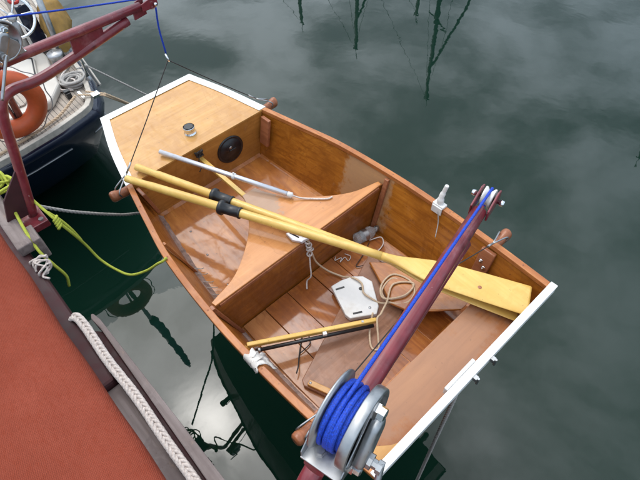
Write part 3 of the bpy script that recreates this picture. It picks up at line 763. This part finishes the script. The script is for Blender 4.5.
# ------------------------------------------------------------------ davits
def davit(tip, U, base, label, wlen=.0, ropepts=None, wpos=.0):
    tip, U, base = V(tip), V(U), V(base)
    th = thing('davit', label, 'davit', base, 'pair of maroon davits')
    d = (tip-U).normalized(); s = d.cross(V((0, 0, 1))).normalized()
    if s.x < 0: s = -s
    n = s.cross(d)
    if n.z < 0: n = -n
    r = .0190
    back = U-d*.06
    MB().tube([back, U, U.lerp(tip, .5), tip-d*.055], [r, r, r, r*.92], 22).build('arm', 'maroon', th)
    Lb = U+V((.0, -.075, -.115)); 
    low = spline([base, base.lerp(Lb, .55), Lb+V((0, -.010, -.045)), Lb+d*.05+V((0, 0, .012)), Lb+d*.2+n*.012, tip-d*.13-n*.034], 8)
    MB().tube(low, .0195, 18).build('post', 'maroon', th)
    # web plates between arm and strut
    for t0, t1 in ((.40, .62), (.86, .955)):
        a0, a1 = U.lerp(tip, t0), U.lerp(tip, t1); L = (tip-U).length
        lo = lambda t: U.lerp(tip, t)-n*(.105*(1-t)+.034*t)
        MB().prism([a0-s*.004, a1-s*.004, lo(t1)-s*.004, lo(t0)-s*.004], s*.008).build('web_plate', 'maroon', th)
    # gusset and foot
    MB().prism([base+V((0, .012, .02)), base+V((0, -.10, .02)), base+V((0, -.06, .13)), base.lerp(Lb, .45)+V((0, -.02, 0))], s*.008).build('gusset', 'maroondark', th)
    bx = MB().slab([(base.x-.075, base.y-.12), (base.x+.075, base.y-.12), (base.x+.075, base.y+.035), (base.x-.075, base.y+.035)], base.z-.03, base.z+.004)
    bx.build('foot_plate', 'maroon', th, .003)
    for a in (-1, 1): MB().lathe(base+V((a*.055, .015, .004)), (0, 0, 1), [(0, .011), (.008, .011), (.008, 0)], 6, smooth=False).build('foot_bolt', 'steel_dark', th)
    # head: forked cheeks and sheave
    hd = MB()
    for a in (-1, 1):
        c0 = tip+s*a*.0180
        hd.prism([c0-d*.06-n*.016, c0-d*.06+n*.014, c0+d*.0+n*.028, c0+d*.020+n*.020, c0+d*.024-n*.010, c0+d*.0-n*.018], s*a*.005)
    hd.build('head_cheeks', 'maroon', th, .002)
    MB().lathe(tip-s*.013, s, [(0, .008), (0, .026), (.004, .0255), (.009, .019), (.013, .0175), (.017, .019), (.022, .0255), (.026, .026), (.026, .008)], 26).build('sheave', 'whiteplastic', th)
    MB().lathe(tip-s*.040, s, [(0, 0), (0, .007), (.010, .008), (.010, .005), (.070, .005), (.070, .008), (.08, .007), (.08, 0)], 14).build('sheave_pin', 'chrome', th)
    # winch
    K = .82; W = U+d*(wpos+.010)+n*.087+s*.015
    wi = bpy.data.objects.new('winch', None); COL.objects.link(wi); wi.parent = th; wi.location = W-base
    fr = MB()
    ax = (d, s, n)
    fr.box(W-n*.070-d*.005, .085, .045, .003, ax)
    for a in (-1, 1):
        c0 = W+s*a*.042
        fr.prism([c0-n*.073-d*.088, c0-n*.073+d*.075, c0-n*.02+d*.06, c0+n*.018+d*.02, c0+n*.018-d*.02, c0-n*.045-d*.088], s*a*.003)
    fo = fr.build('winch_frame', 'steel', wi, .002)
    for a, q_ in ((-.060, -.018), (-.060, .020)):
        MB().lathe(W-n*.067+d*a+s*q_, n, [(0, .013), (.002, .013), (.002, .009), (.009, .009), (.009, 0)], 6, smooth=False).build('frame_bolt', 'steel_dark', wi)
    MB().lathe(W-s*.048, s, [(0, 0), (0, .012), (.012, .013), (.012, .030), (.0135, .079), (.0145, .081), (.0185, .081), (.0185, .03), (.021, .03)], 44).build('drum_flange', 'steel', wi)
    MB().lathe(W+s*.025, s, [(-.002, .03), (0, .070), (0, .0815), (.002, .0835), (.019, .0835), (.021, .0815), (.021, .076), (.009, .072), (.008, .03), (.008, 0)], 48).build('gear_wheel', 'steel', wi)
    rp = MB(); turns = 11; pts = []
    for layer, (rr, sg) in enumerate(((.050, 1), (.0575, -1), (.0645, 1))):
        tn = turns-(1 if layer == 2 else 0); m_ = tn*22+(11 if layer == 2 else 0)
        for i in range(m_+1):
            w = -2*math.pi*i/22+(math.pi/2+math.pi if layer == 2 else 0); f = i/m_; f = f if sg > 0 else 1-f
            off = -.024+.044*f+(.004*math.sin(w*.31+1) if layer == 2 else 0)
            if layer == 2 and f > .8: off -= .027*((f-.8)/.2)**1.5
            pts.append(W+(s*off+(d*math.cos(w)+n*math.sin(w))*(rr+.0008*math.sin(w*1.7+layer)))*K)
    sm = spline(pts[-2:]+[pts[-1]+d*.05*1-n*.0, (pts[-1]+d*.05).lerp(tip+n*.021, .45)-n*.003, tip-d*.012+n*.021, tip+d*.010+n*.0175, tip+d*.0225+n*.003, tip+d*.0235-n*.03], 8)
    rp.tube(pts+sm[9:], .0035, 7)
    if ropepts: rp.tube(spline([tip+d*.0235-n*.03]+[V(p) for p in ropepts], 6), .0040, 9)
    rp.build('blue_rope', 'blue', th)
    # gear case on the outer side
    gc = MB(); C0 = W+s*.0485-n*.012-d*.012
    def stad(hl_, rr, off):
        u_ = (d*.55+n*.83).normalized(); v_ = s.cross(u_)
        P = []
        for j in range(28):
            w = 2*math.pi*j/28
            P.append(C0+s*off+u_*(math.sin(w)*rr+(hl_ if math.sin(w) >= 0 else -hl_))+v_*math.cos(w)*rr)
        return P
    gc.loft([stad(.036, .024, 0), stad(.036, .024, .012), stad(.035, .021, .018), stad(.033, .014, .021)], True, True)
    gc.build('gear_case', 'steel', wi)
    u_ = (d*.55+n*.83).normalized()
    for q_, rr in ((C0+u_*.066, .014), (C0-u_*.068, .010)):
        MB().lathe(q_, s, [(-.01, rr+.004), (.004, rr+.004), (.004, rr), (.016, rr*.95), (.018, rr*.6), (.018, 0)], 6, smooth=False).build('case_bolt', 'chrome', wi)
    MB().box(C0-s*.006, .085, .021, .0025, (u_, s.cross(u_), s)).build('case_plate', 'steel_dark', wi, .001)
    # handle shaft and crank
    hc_ = C0-u_*.035+s*.021
    hm = MB().lathe(hc_, s, [(0, .016), (.008, .016), (.008, .010), (.018, .010), (.018, .014), (.028, .014), (.028, 0)], 8, smooth=False)
    e0 = hc_+s*.023
    hm.tube(spline([e0+u_*.012, e0-u_*.03+s*.006, e0-u_*.10+s*.014, e0-u_*.17+s*.02], 6), .0065, 10)
    hm.build('crank', 'steel', wi)
    wi.scale = (K, K, K)
    return th, d, s, n
J1 = V((.446, 0, 1.865)); J2 = V((2.045, .0, 1.745))
davit((.470, -.012, 2.150), (.600, -.655, 2.215), (.622, -.862, 1.60), 'maroon tubular davit at the upper left, reaching over the bow of the dinghy', ropepts=[(.452, .0, 2.02), (.446, 0, 1.90)])
D2 = davit((2.162, -.045, 2.258), (2.322, -.705, 2.297), (2.345, -.905, 1.60), 'maroon tubular davit in the foreground with a blue rope winch, over the stern', ropepts=[(2.10, .0, 2.06), (2.047, 0, 1.80)])

# bridles: one wire from lug to lug through a shackle, at bow and stern
def bridle(label, J, lugs):
    th = thing('bridle', label, 'bridle', J, 'lifting bridles of the dinghy')
    MB().torus(J+V((0, 0, .012)), (.3, 1, .2), .016, .0045, 18, 8).build('shackle', 'chrome', th)
    for x, y, z in lugs:
        e = V((x, y, z)); s = 1 if y > 0 else -1
        hook = e+V((0, -s*.004, .075))
        hook = e.lerp(J, .16)
        MB().tube(spline([J, J.lerp(hook, .5)-V((0, 0, .004)), hook], 5), .0024, 8).build('wire', 'rubber', th)
        sh = MB().tube([hook, hook.lerp(J, .10)], .0048, 8)
        sh.tube(spline([hook, e+V((.020, 0, .025)), e+V((.021, 0, -.004)), e+V((0, 0, -.026)), e+V((-.021, 0, -.004)), e+V((-.020, 0, .025)), hook], 5), .0036, 8)
        sh.build('wire_strop', 'steel', th)
lp = lambda x, s: (x, s*(G(x)+.050), ZG(x)-.014)
bridle('thin wire bridle with shackle spreading to the two bow lugs', J1, [lp(.535, -1), lp(.515, 1)])
bridle('thin wire bridle below the near davit spreading to the stern lugs', J2, [lp(2.0, 1), lp(2.03, -1)])

# ------------------------------------------------------------------ loose ropes around
yr_ = MB()
def yl(pts): yr_.tube(spline(pts, 8), .0062, 8)
yl([(.36, -.93, 1.66), (.40, -.87, 1.71), (.47, -.868, 1.68), (.56, -.90, 1.665), (.70, -.918, 1.648), (.82, -.925, 1.60), (.872, -.912, 1.54), (.885, -.900, 1.46), (.886, -.915, 1.40)])
yl([(.38, -.90, 1.66), (.45, -.85, 1.70), (.55, -.838, 1.68), (.62, -.828, 1.66), (.70, -.815, 1.645), (.745, -.800, 1.60), (.755, -.780, 1.52), (.735, -.760, 1.40), (.765, -.745, 1.31), (.83, -.715, 1.265), (.90, -.68, 1.26), (.965, -.62, 1.30), (1.03, -.575, 1.375), (1.055, -.556, 1.40), (1.06, -.535, 1.412)])
for k, (cx, cy, cz) in enumerate(((.40, -.90, 1.68), (.43, -.89, 1.70), (.48, -.87, 1.67), (.50, -.88, 1.63), (.37, -.92, 1.69))):
    yr_.torus((cx, cy, cz), (random.uniform(-1, 1), random.uniform(-1, 1), .8), .035+.01*(k % 3), .0062, 22, 8)
for k in range(4):
    yr_.torus((.735+.006*k, -.803-.001*k, 1.622-.01*k), (.5, .6, -.7), .012, .0062, 14, 8)
yl([(.70, -.812, 1.64), (.72, -.79, 1.59), (.735, -.775, 1.53), (.728, -.765, 1.44)])
tag(yr_.build('yellow_rope', 'yellow'), 'lime yellow rope knotted round the davit foot and sagging to the dinghy gunwale', 'rope')
tag(rope([(.45, -.83, 1.50), (.42, -.70, 1.33), (.36, -.50, 1.10), (.30, -.36, .95), (.08, -.05, .45), (-.22, .28, -.08)], .0085, 'grey_rope', 'mooring_line', laid=1.3),
    'pale grey mooring line running from the davit foot out under the dinghy', 'rope')
tag(rope([(2.297, -.10, 1.395), (2.30, -.105, 1.30), (2.30, -.11, .9), (2.30, -.11, .4), (2.30, -.11, -.1)], .0085, 'grey_rope', 'hanging_line', laid=1.3),
    'grey rope hanging straight down from the white edged transom', 'rope')

# ------------------------------------------------------------------ neighbouring yacht
yo = V((-.80, -.945, 0)); Ly = 8.0
HB = [(0, 0), (.02, .30), (.06, .60), (.115, .82), (.15, .90), (.20, .945), (.30, 1.0), (.55, 1.08), (1.1, 1.16), (1.5, 1.23), (2.0, 1.33), (3.0, 1.46), (4.2, 1.5), (5.5, 1.3), (6.8, .85), (7.6, .35), (8.0, .0)]
hbf = HB
def ylev(z, u0, k, L1=0):
    half = [(u0+u*(Ly-u0-L1)/Ly, v*k) for u, v in hbf]
    loop = half+[(u, -v) for u, v in half[-2:0:-1]]
    return [V((yo.x-u, yo.y+v, z)) for u, v in loop]
yt = thing('yacht', 'navy hulled yacht with pale teak deck moored at the upper left', 'yacht', yo)
MB().loft([ylev(-.3, 1.3, .55, .9), ylev(.0, .72, .80, .6), ylev(.25, .42, .90, .4), ylev(.6, .18, .985, .15), ylev(.78, .06, 1.0, .05), ylev(.90, .0, .925, 0)], True, True).build('hull', 'navy', yt)
MB().prism([p for p in ylev(.9005, .025, .912, .03)], (0, 0, .012)).build('deck', 'teak', yt)
# toe rail all round
o_, i_ = ylev(.90, -.004, .927, -.004), ylev(.90, .033, .90, .04)
tr = MB(); n_ = len(o_)
tr.loft([[a_+V((0, 0, .001)), a_+V((0, 0, .05)), b_+V((0, 0, .05)), b_+V((0, 0, .001))] for a_, b_ in zip(o_+o_[:1], i_+i_[:1])], False)
tr.build('toe_rail', 'paleteak', yt, .004)
st = MB(); lv_ = [V((p.x+.004, p.y+.0, p.z)) for p in ylev(.64, .155, .99, .13)]
seg = lv_[:8]; other = [lv_[-k] for k in range(1, 7)][::-1]
full = other+seg
st.tube(full[2:9], .006, 6); st.tube(full[9:13], .006, 6)
st.build('pinstripe', 'steel_dark', yt)
tr2 = MB(); sd_ = [p+V((0, .006, -.0)) for p in ylev(.78, .058, 1.004, .05)][7:11]
tr2.tube(sd_, .009, 6); tr2.build('side_stripe', 'cream', yt)
# cockpit coaming and cream hatch
MB().slab([(-1.15, -.30), (-1.32, -.16), (-1.78, -.06), (-2.6, -.06), (-2.6, -1.80), (-1.5, -1.80), (-1.15, -1.55)], .913, .985).build('cockpit_coaming', 'cream', yt, .02, 3)
MB().slab([(-1.40, -.27), (-1.76, -.16), (-1.90, -.30), (-1.66, -.52)], .9855, 1.012).build('hatch_lid', 'cream', yt, .008)
MB().slab([(-1.22, -.46), (-1.36, -.34), (-1.62, -.56), (-1.75, -.9), (-1.75, -1.5), (-1.3, -1.4)], .986, 1.0).build('cockpit_grating', 'teak', yt, .003)
cl = MB().box((-1.08, -.10, .965), .05, .012, .008).box((-1.08, -.10, .945), .014, .010, .03)
cl.box((-1.01, -.02, .962), .03, .03, .012)
cl.build('cleat', 'chrome', yt, .003)
wy = MB().lathe((-1.62, -.03, .913), (0, 0, 1), [(0, .065), (.03, .06), (.06, .045), (.09, .045), (.12, .06), (.14, .058), (.145, 0)], 24)
wy.build('sheet_winch', 'steel_dark', yt)
wl = thing('rope_coil', 'coil of grey rope lying on the yacht side deck by its cleat', 'rope coil', (-1.33, -.055, .915))
rc = MB()
for k in range(9):
    rc.torus((-1.33+random.uniform(-.012, .012), -.055+random.uniform(-.012, .012), .925+.012*k*.5), (random.uniform(-.15, .15), random.uniform(-.15, .15), 1), .062+.012*(k % 3), .0095, 24, 7)
rc.tube(spline([(-1.33, -.02, .95), (-1.42, .0, .93), (-1.5, -.06, .925), (-1.46, -.12, .93), (-1.38, -.12, .95)], 6), .0095, 7)
rc.build('coil', 'grey_rope', wl)
for pts_ in ([(-1.40, -.27), (-1.76, -.16), (-1.90, -.30), (-1.66, -.52)],):
    q_ = [V((x, y, 1.0135)) for x, y in pts_]; c_ = sum(q_, V())/4
    MB().tube([c_.lerp(p, .88) for p in q_+q_[:1]], .006, 6).build('hatch_seal', 'black', yt)
rope([(-1.25, -.10, .925), (-1.33, -.20, .93), (-1.42, -.13, .935), (-1.36, -.04, .94), (-1.27, -.08, .935), (-1.30, -.17, .94), (-1.45, -.10, .945), (-1.55, -.02, .93)], .007, 'white_rope', 'loose_rope_tail', yt)
MB().box((-1.20, -.16, .94), .03, .018, .022).box((-1.20, -.16, .968), .018, .022, .008).build('deck_block', 'black', yt, .004)
MB().tube([(-1.26, .045, .95), (-1.26, .05, 1.25)], .010, 10).build('stanchion', 'chrome', yt)
MB().lathe((-1.26, .045, .945), (0, 0, 1), [(0, .025), (.01, .024), (.03, .013)], 14).build('stanchion_foot', 'steel', yt)
MB().tube([(-1.00, -.56, .93), (-.985, -.50, 1.9), (-.97, -.40, 3.15)], [.024, .022, .018], 12).build('flag_staff', 'steel_dark', yt)
ff = [(-.985, -.50, 1.75), (-.97, -.46, 2.0), (-.985, -.44, 2.4), (-.965, -.41, 2.8), (-.97, -.40, 3.05)]
MB().tube(spline(ff, 6), [.035+.022*math.sin(k*.9)**2*(1-k/30) for k in range(25)], 12).build('furled_flag', 'bluecloth', yt)
# steel spoked wheel on a pedestal
wc_ = V((-1.86, -.145, 1.30)); wd = V((.75, -.15, .62)).normalized()
sw = bpy.data.objects.new('steering_wheel', None); COL.objects.link(sw); sw.parent = yt; sw.location = wc_-yo
MB().torus(wc_, wd, .155, .012, 36, 10).build('wheel_rim', 'chrome', sw)
a_, b_ = frame_of(wd); sp_ = MB()
for k in range(6):
    w = k*math.pi/3; sp_.tube([wc_, wc_+(a_*math.cos(w)+b_*math.sin(w))*.15], .007, 8)
sp_.build('spokes', 'chrome', sw)
MB().lathe(wc_-wd*.03, wd, [(0, .03), (.04, .035), (.05, .02), (.05, 0)], 18).build('hub', 'steel', sw)
MB().tube([(-1.93, -.14, .985), wc_-wd*.02], .028, 12).build('pedestal', 'steel_dark', yt)
# post, mustard cloth, dark locker
MB().tube([(-1.70, .03, .91), (-1.83, .10, 1.55)], .024, 14).build('stern_post', 'steel', yt)
mc = MB(); rings = []
for i in range(22):
    t = i/21; c_ = V((-1.70, .08, 1.02)).lerp(V((-2.05, .20, 1.26)), t); rr = .115*(math.sin(math.pi*(.06+.86*t))**.6)
    rings.append([c_+V((0, math.cos(w)*rr*(1+.35*mnoise.noise(V((w*1.5, t*6, 1)))), math.sin(w)*rr*(1.0+.35*mnoise.noise(V((w*1.9, t*7, 3)))))) for w in [2*math.pi*j/26 for j in range(26)]])
mc.loft(rings, True, True).build('sail_bag', 'mustard', yt)
MB().box((-2.08, -.02, 1.12), .13, .06, .2).build('dark_locker', 'navy', yt, .01)
bcq = MB(); rings = []
for i in range(10):
    t = i/9; rr = .13*math.sin(math.pi*(.1+.8*t))**.6
    rings.append([V((-2.1-.06*math.sin(t*4), -.55+.5*t*.8, 1.06))+V((math.cos(w)*rr, 0, math.sin(w)*rr*.7+.02*mnoise.noise(V((w, t*5, 0))))) for w in [2*math.pi*j/16 for j in range(16)]])
bcq.loft(rings, True, True).build('blue_cushion', 'bluecloth', yt)
# red sail tie on the wheel
MB().torus((-1.97, -.06, 1.36), (.3, .2, 1), .03, .012, 16, 8).build('red_tie', plain('red webbing', (.45, .03, .02), .7), yt)
# horseshoe lifebuoy
lbc = V((-.955, -.585, 1.19))
vd = V((2.52, -.873, 3.15))-lbc; vd.z *= -.04; vd.normalize()
lb_ = thing('lifebuoy', 'orange lifebuoy ring hanging at the yacht stern behind the davit', 'lifebuoy', lbc-V((0, 0, .24)))
MB().torus(lbc, vd, .180, .062, 44, 16).build('ring', 'orangebuoy', lb_)
a_, b_ = frame_of(vd)
gl = MB()
pp = [lbc+(a_*math.cos(w)+b_*math.sin(w))*(.256 if k % 3 == 0 else .272) for k, w in enumerate([2*math.pi*i/24 for i in range(24)])]
gl.tube(spline(pp+[pp[0]], 4), .004, 6); gl.build('grab_line', 'grey_rope', lb_)
MB().tube([lbc+V((-.04, .0, -.30)), lbc+V((-.05, 0, .35))], .012, 12).build('holder', 'steel', lb_)

for pts, lab in (([(-1.46, .04, .95), (-1.42, .10, .958), (-1.405, .14, .93), (-1.22, .55, .47), (-1.0, 1.02, -.06)], 'thin grey line from the yacht side passing behind the dinghy bow, uppermost of three'),
                 ([(-1.08, -.06, .975), (-.98, .03, .96), (-.95, .07, .93), (-1.03, .46, .46), (-1.14, .97, -.06)], 'tan mooring line from the yacht stern cleat, middle of three behind the bow'),
                 ([(-1.08, -.12, .975), (-.97, .02, .955), (-.95, .06, .92), (-1.10, .45, .46), (-1.30, .96, -.06)], 'tan mooring line from the yacht stern corner, lowest of three behind the bow')):
    tag(rope(pts, .0075, 'tan_rope' if 'tan' in lab else 'grey_rope', 'mooring_line', laid=1.3), lab, 'rope')
tag(rope([(-1.09, -.14, .97), (-1.02, -.30, .935), (-.98, -.42, .93), (-.93, -.60, .935), (-.90, -.85, .93)], .010, 'tan_rope', 'stern_line', laid=1.3), 'tan rope laid along the yacht stern rail', 'rope')

# ------------------------------------------------------------------ yachts across the basin (seen only as mast reflections)
def farboat(x, y, h, label, lean=0, L=8.5, ang=0.0, spread=.62, fore=.86):
    th = thing('sailing_yacht', label, 'yacht', (x, y, 0), 'yachts moored across the basin')
    ca, sa = math.cos(ang), math.sin(ang)
    T = lambda u, v, z: V((x+u*ca-v*sa, y+u*sa+v*ca, z))
    rings = []
    for u, b in ((-.5, .62), (-.42, .80), (-.2, 1.0), (.1, 1.0), (.32, .72), (.45, .3), (.5, .03)):
        w = L*.15*b
        rings.append([T(u*L, -w, 1.05), T(u*L*.96, -w*.8, .3), T(u*L*.9, -w*.3, -.3), T(u*L*.9, w*.3, -.3), T(u*L*.96, w*.8, .3), T(u*L, w, 1.05)])
    MB().loft(rings).build('hull', 'farhull', th)
    MB().prism([T(-.15*L, -.8, 1.05), T(.2*L, -.6, 1.05), T(.2*L, .6, 1.05), T(-.15*L, .8, 1.05)], (0, 0, .4)).build('cabin', 'cream', th, .05)
    top = T(0, 0, h)
    MB().tube([T(0, 0, 1.0), T(0, 0, h*.6), top], [.10, .095, .065], 10).build('mast', 'mast', th)
    MB().tube([T(0, 0, 2.0), T(-.42*L, 0, 2.1)], .07, 10).build('boom', 'mast', th)
    rg_ = MB()
    zs = h*spread
    rg_.tube([T(0, -.8, zs), T(0, .8, zs)], .03, 6)
    for v in (-1, 1):
        rg_.tube([T(0, v*1.2, 1.0), T(0, v*.8, zs), T(0, 0, h*.97)], .007, 5)
    rg_.tube([T(.40*L, 0, 1.1), T(0, 0, h*fore)], .050, 6); rg_.tube([T(-.49*L, 0, 1.1), top], .008, 5)
    rg_.build('rigging', 'mast', th)
    MB().tube([top, top+V((.05, 0, .45))], .012, 6).build('masthead_aerial', 'mast', th)
    MB().box(top, .12, .03, .03).build('masthead', 'mast', th)
farboat(-13.5, 12.2, 7.9, 'white sailing yacht across the basin, the mast mirrored furthest left', ang=1.2)
farboat(-11.5, 13.5, 8.8, 'white sailing yacht across the basin, second mast mirrored from the left', ang=1.4, spread=.7)
farboat(-8.5, 14.9, 10.6, 'white sailing yacht across the basin with the tallest mirrored mast', ang=1.1, L=9.5, spread=.66)
farboat(-10.6, 16.3, 8.0, 'white sailing yacht across the basin, its mast mirrored just left of the tallest', ang=1.3)
farboat(-.32, 18.3, 11.0, 'white sailing yacht across the basin, its masthead mirrored at the right edge', ang=1.3, L=10)

# ------------------------------------------------------------------ sky, sun, camera
w = bpy.data.worlds.new('World'); sc.world = w; w.use_nodes = True
nt = w.node_tree; bg = nt.nodes['Background']
sky = nt.nodes.new('ShaderNodeTexSky'); sky.sky_type = 'NISHITA'; sky.sun_disc = False
sky.sun_elevation = math.asin(SUN.z); sky.sun_rotation = math.atan2(SUN.x, SUN.y); sky.air_density = 1.0; sky.dust_density = 2.0
tc = nt.nodes.new('ShaderNodeTexCoord'); sp = nt.nodes.new('ShaderNodeSeparateXYZ'); nt.links.new(tc.outputs['Generated'], sp.inputs[0])
zc = mathn(nt, 'MAXIMUM', sp.outputs[2], .06)
cm = nt.nodes.new('ShaderNodeCombineXYZ')
nt.links.new(mathn(nt, 'DIVIDE', sp.outputs[0], zc), cm.inputs[0]); nt.links.new(mathn(nt, 'DIVIDE', sp.outputs[1], zc), cm.inputs[1])
n1 = noise(nt, cm.outputs[0], 1.6, 6, .52, .5)
n2 = noise(nt, cm.outputs[0], 5.0, 6, .6, .3)
nn = mathn(nt, 'ADD', mathn(nt, 'MULTIPLY', n1, .8), mathn(nt, 'MULTIPLY', n2, .2))
dv = nt.nodes.new('ShaderNodeVectorMath'); dv.operation = 'DOT_PRODUCT'
nt.links.new(tc.outputs['Generated'], dv.inputs[0]); dv.inputs[1].default_value = SUN
dot = mathn(nt, 'MAXIMUM', dv.outputs['Value'], 0)
glow = mathn(nt, 'ADD', mathn(nt, 'MULTIPLY', mathn(nt, 'POWER', dot, 4), 29.0), mathn(nt, 'MULTIPLY', mathn(nt, 'MULTIPLY', mathn(nt, 'POWER', dot, 520), smooth(nt, n2, .40, .60)), 150.0))
cmod = mathn(nt, 'ADD', .48, mathn(nt, 'MULTIPLY', smooth(nt, nn, .38, .64), .95))
cc = nt.nodes.new('ShaderNodeCombineXYZ')
for k, (t, g_) in enumerate(((.83, 1.04), (1.0, 1.0), (1.20, .94))):     # cool cloud base, warmer thin cloud round the sun
    nt.links.new(mathn(nt, 'MULTIPLY', cmod, mathn(nt, 'ADD', 11.5*t, mathn(nt, 'MULTIPLY', glow, g_))), cc.inputs[k])
skyb = mixc(nt, 1.0, sky.outputs[0], (1.3, 1.3, 1.3), 'MULTIPLY')
mixed = mixc(nt, mathn(nt, 'ADD', .80, mathn(nt, 'MULTIPLY', smooth(nt, nn, .33, .55), .19)), skyb, cc.outputs[0])
nt.links.new(mixed, bg.inputs[0]); bg.inputs[1].default_value = .11

sl_ = bpy.data.lights.new('sun', 'SUN'); sl_.energy = .6; sl_.angle = R(30); sl_.color = (1, .93, .84)
so = bpy.data.objects.new('sun', sl_); COL.objects.link(so)
so.rotation_euler = SUN.to_track_quat('Z', 'Y').to_euler()

cam = bpy.data.cameras.new('camera'); cam.sensor_width = 36; cam.lens = 36*502.2026/640
cam.clip_start = .05; cam.clip_end = 10000
ca_ = bpy.data.objects.new('camera', cam); COL.objects.link(ca_)
r_ = V((.676439, .735409, -.040050)); u_ = V((-.559531, .548502, .621346)); fw = V((-.478911, .397893, -.782512))
mw = Matrix.Identity(4)
for i in range(3): mw[i][0] = r_[i]; mw[i][1] = u_[i]; mw[i][2] = -fw[i]
mw.translation = V((2.5217, -.8731, 3.1509))
ca_.matrix_world = mw
sc.camera = ca_
sc.view_settings.view_transform = 'Standard'; sc.view_settings.look = 'None'
sc.view_settings.exposure = -.12; sc.view_settings.gamma = 1
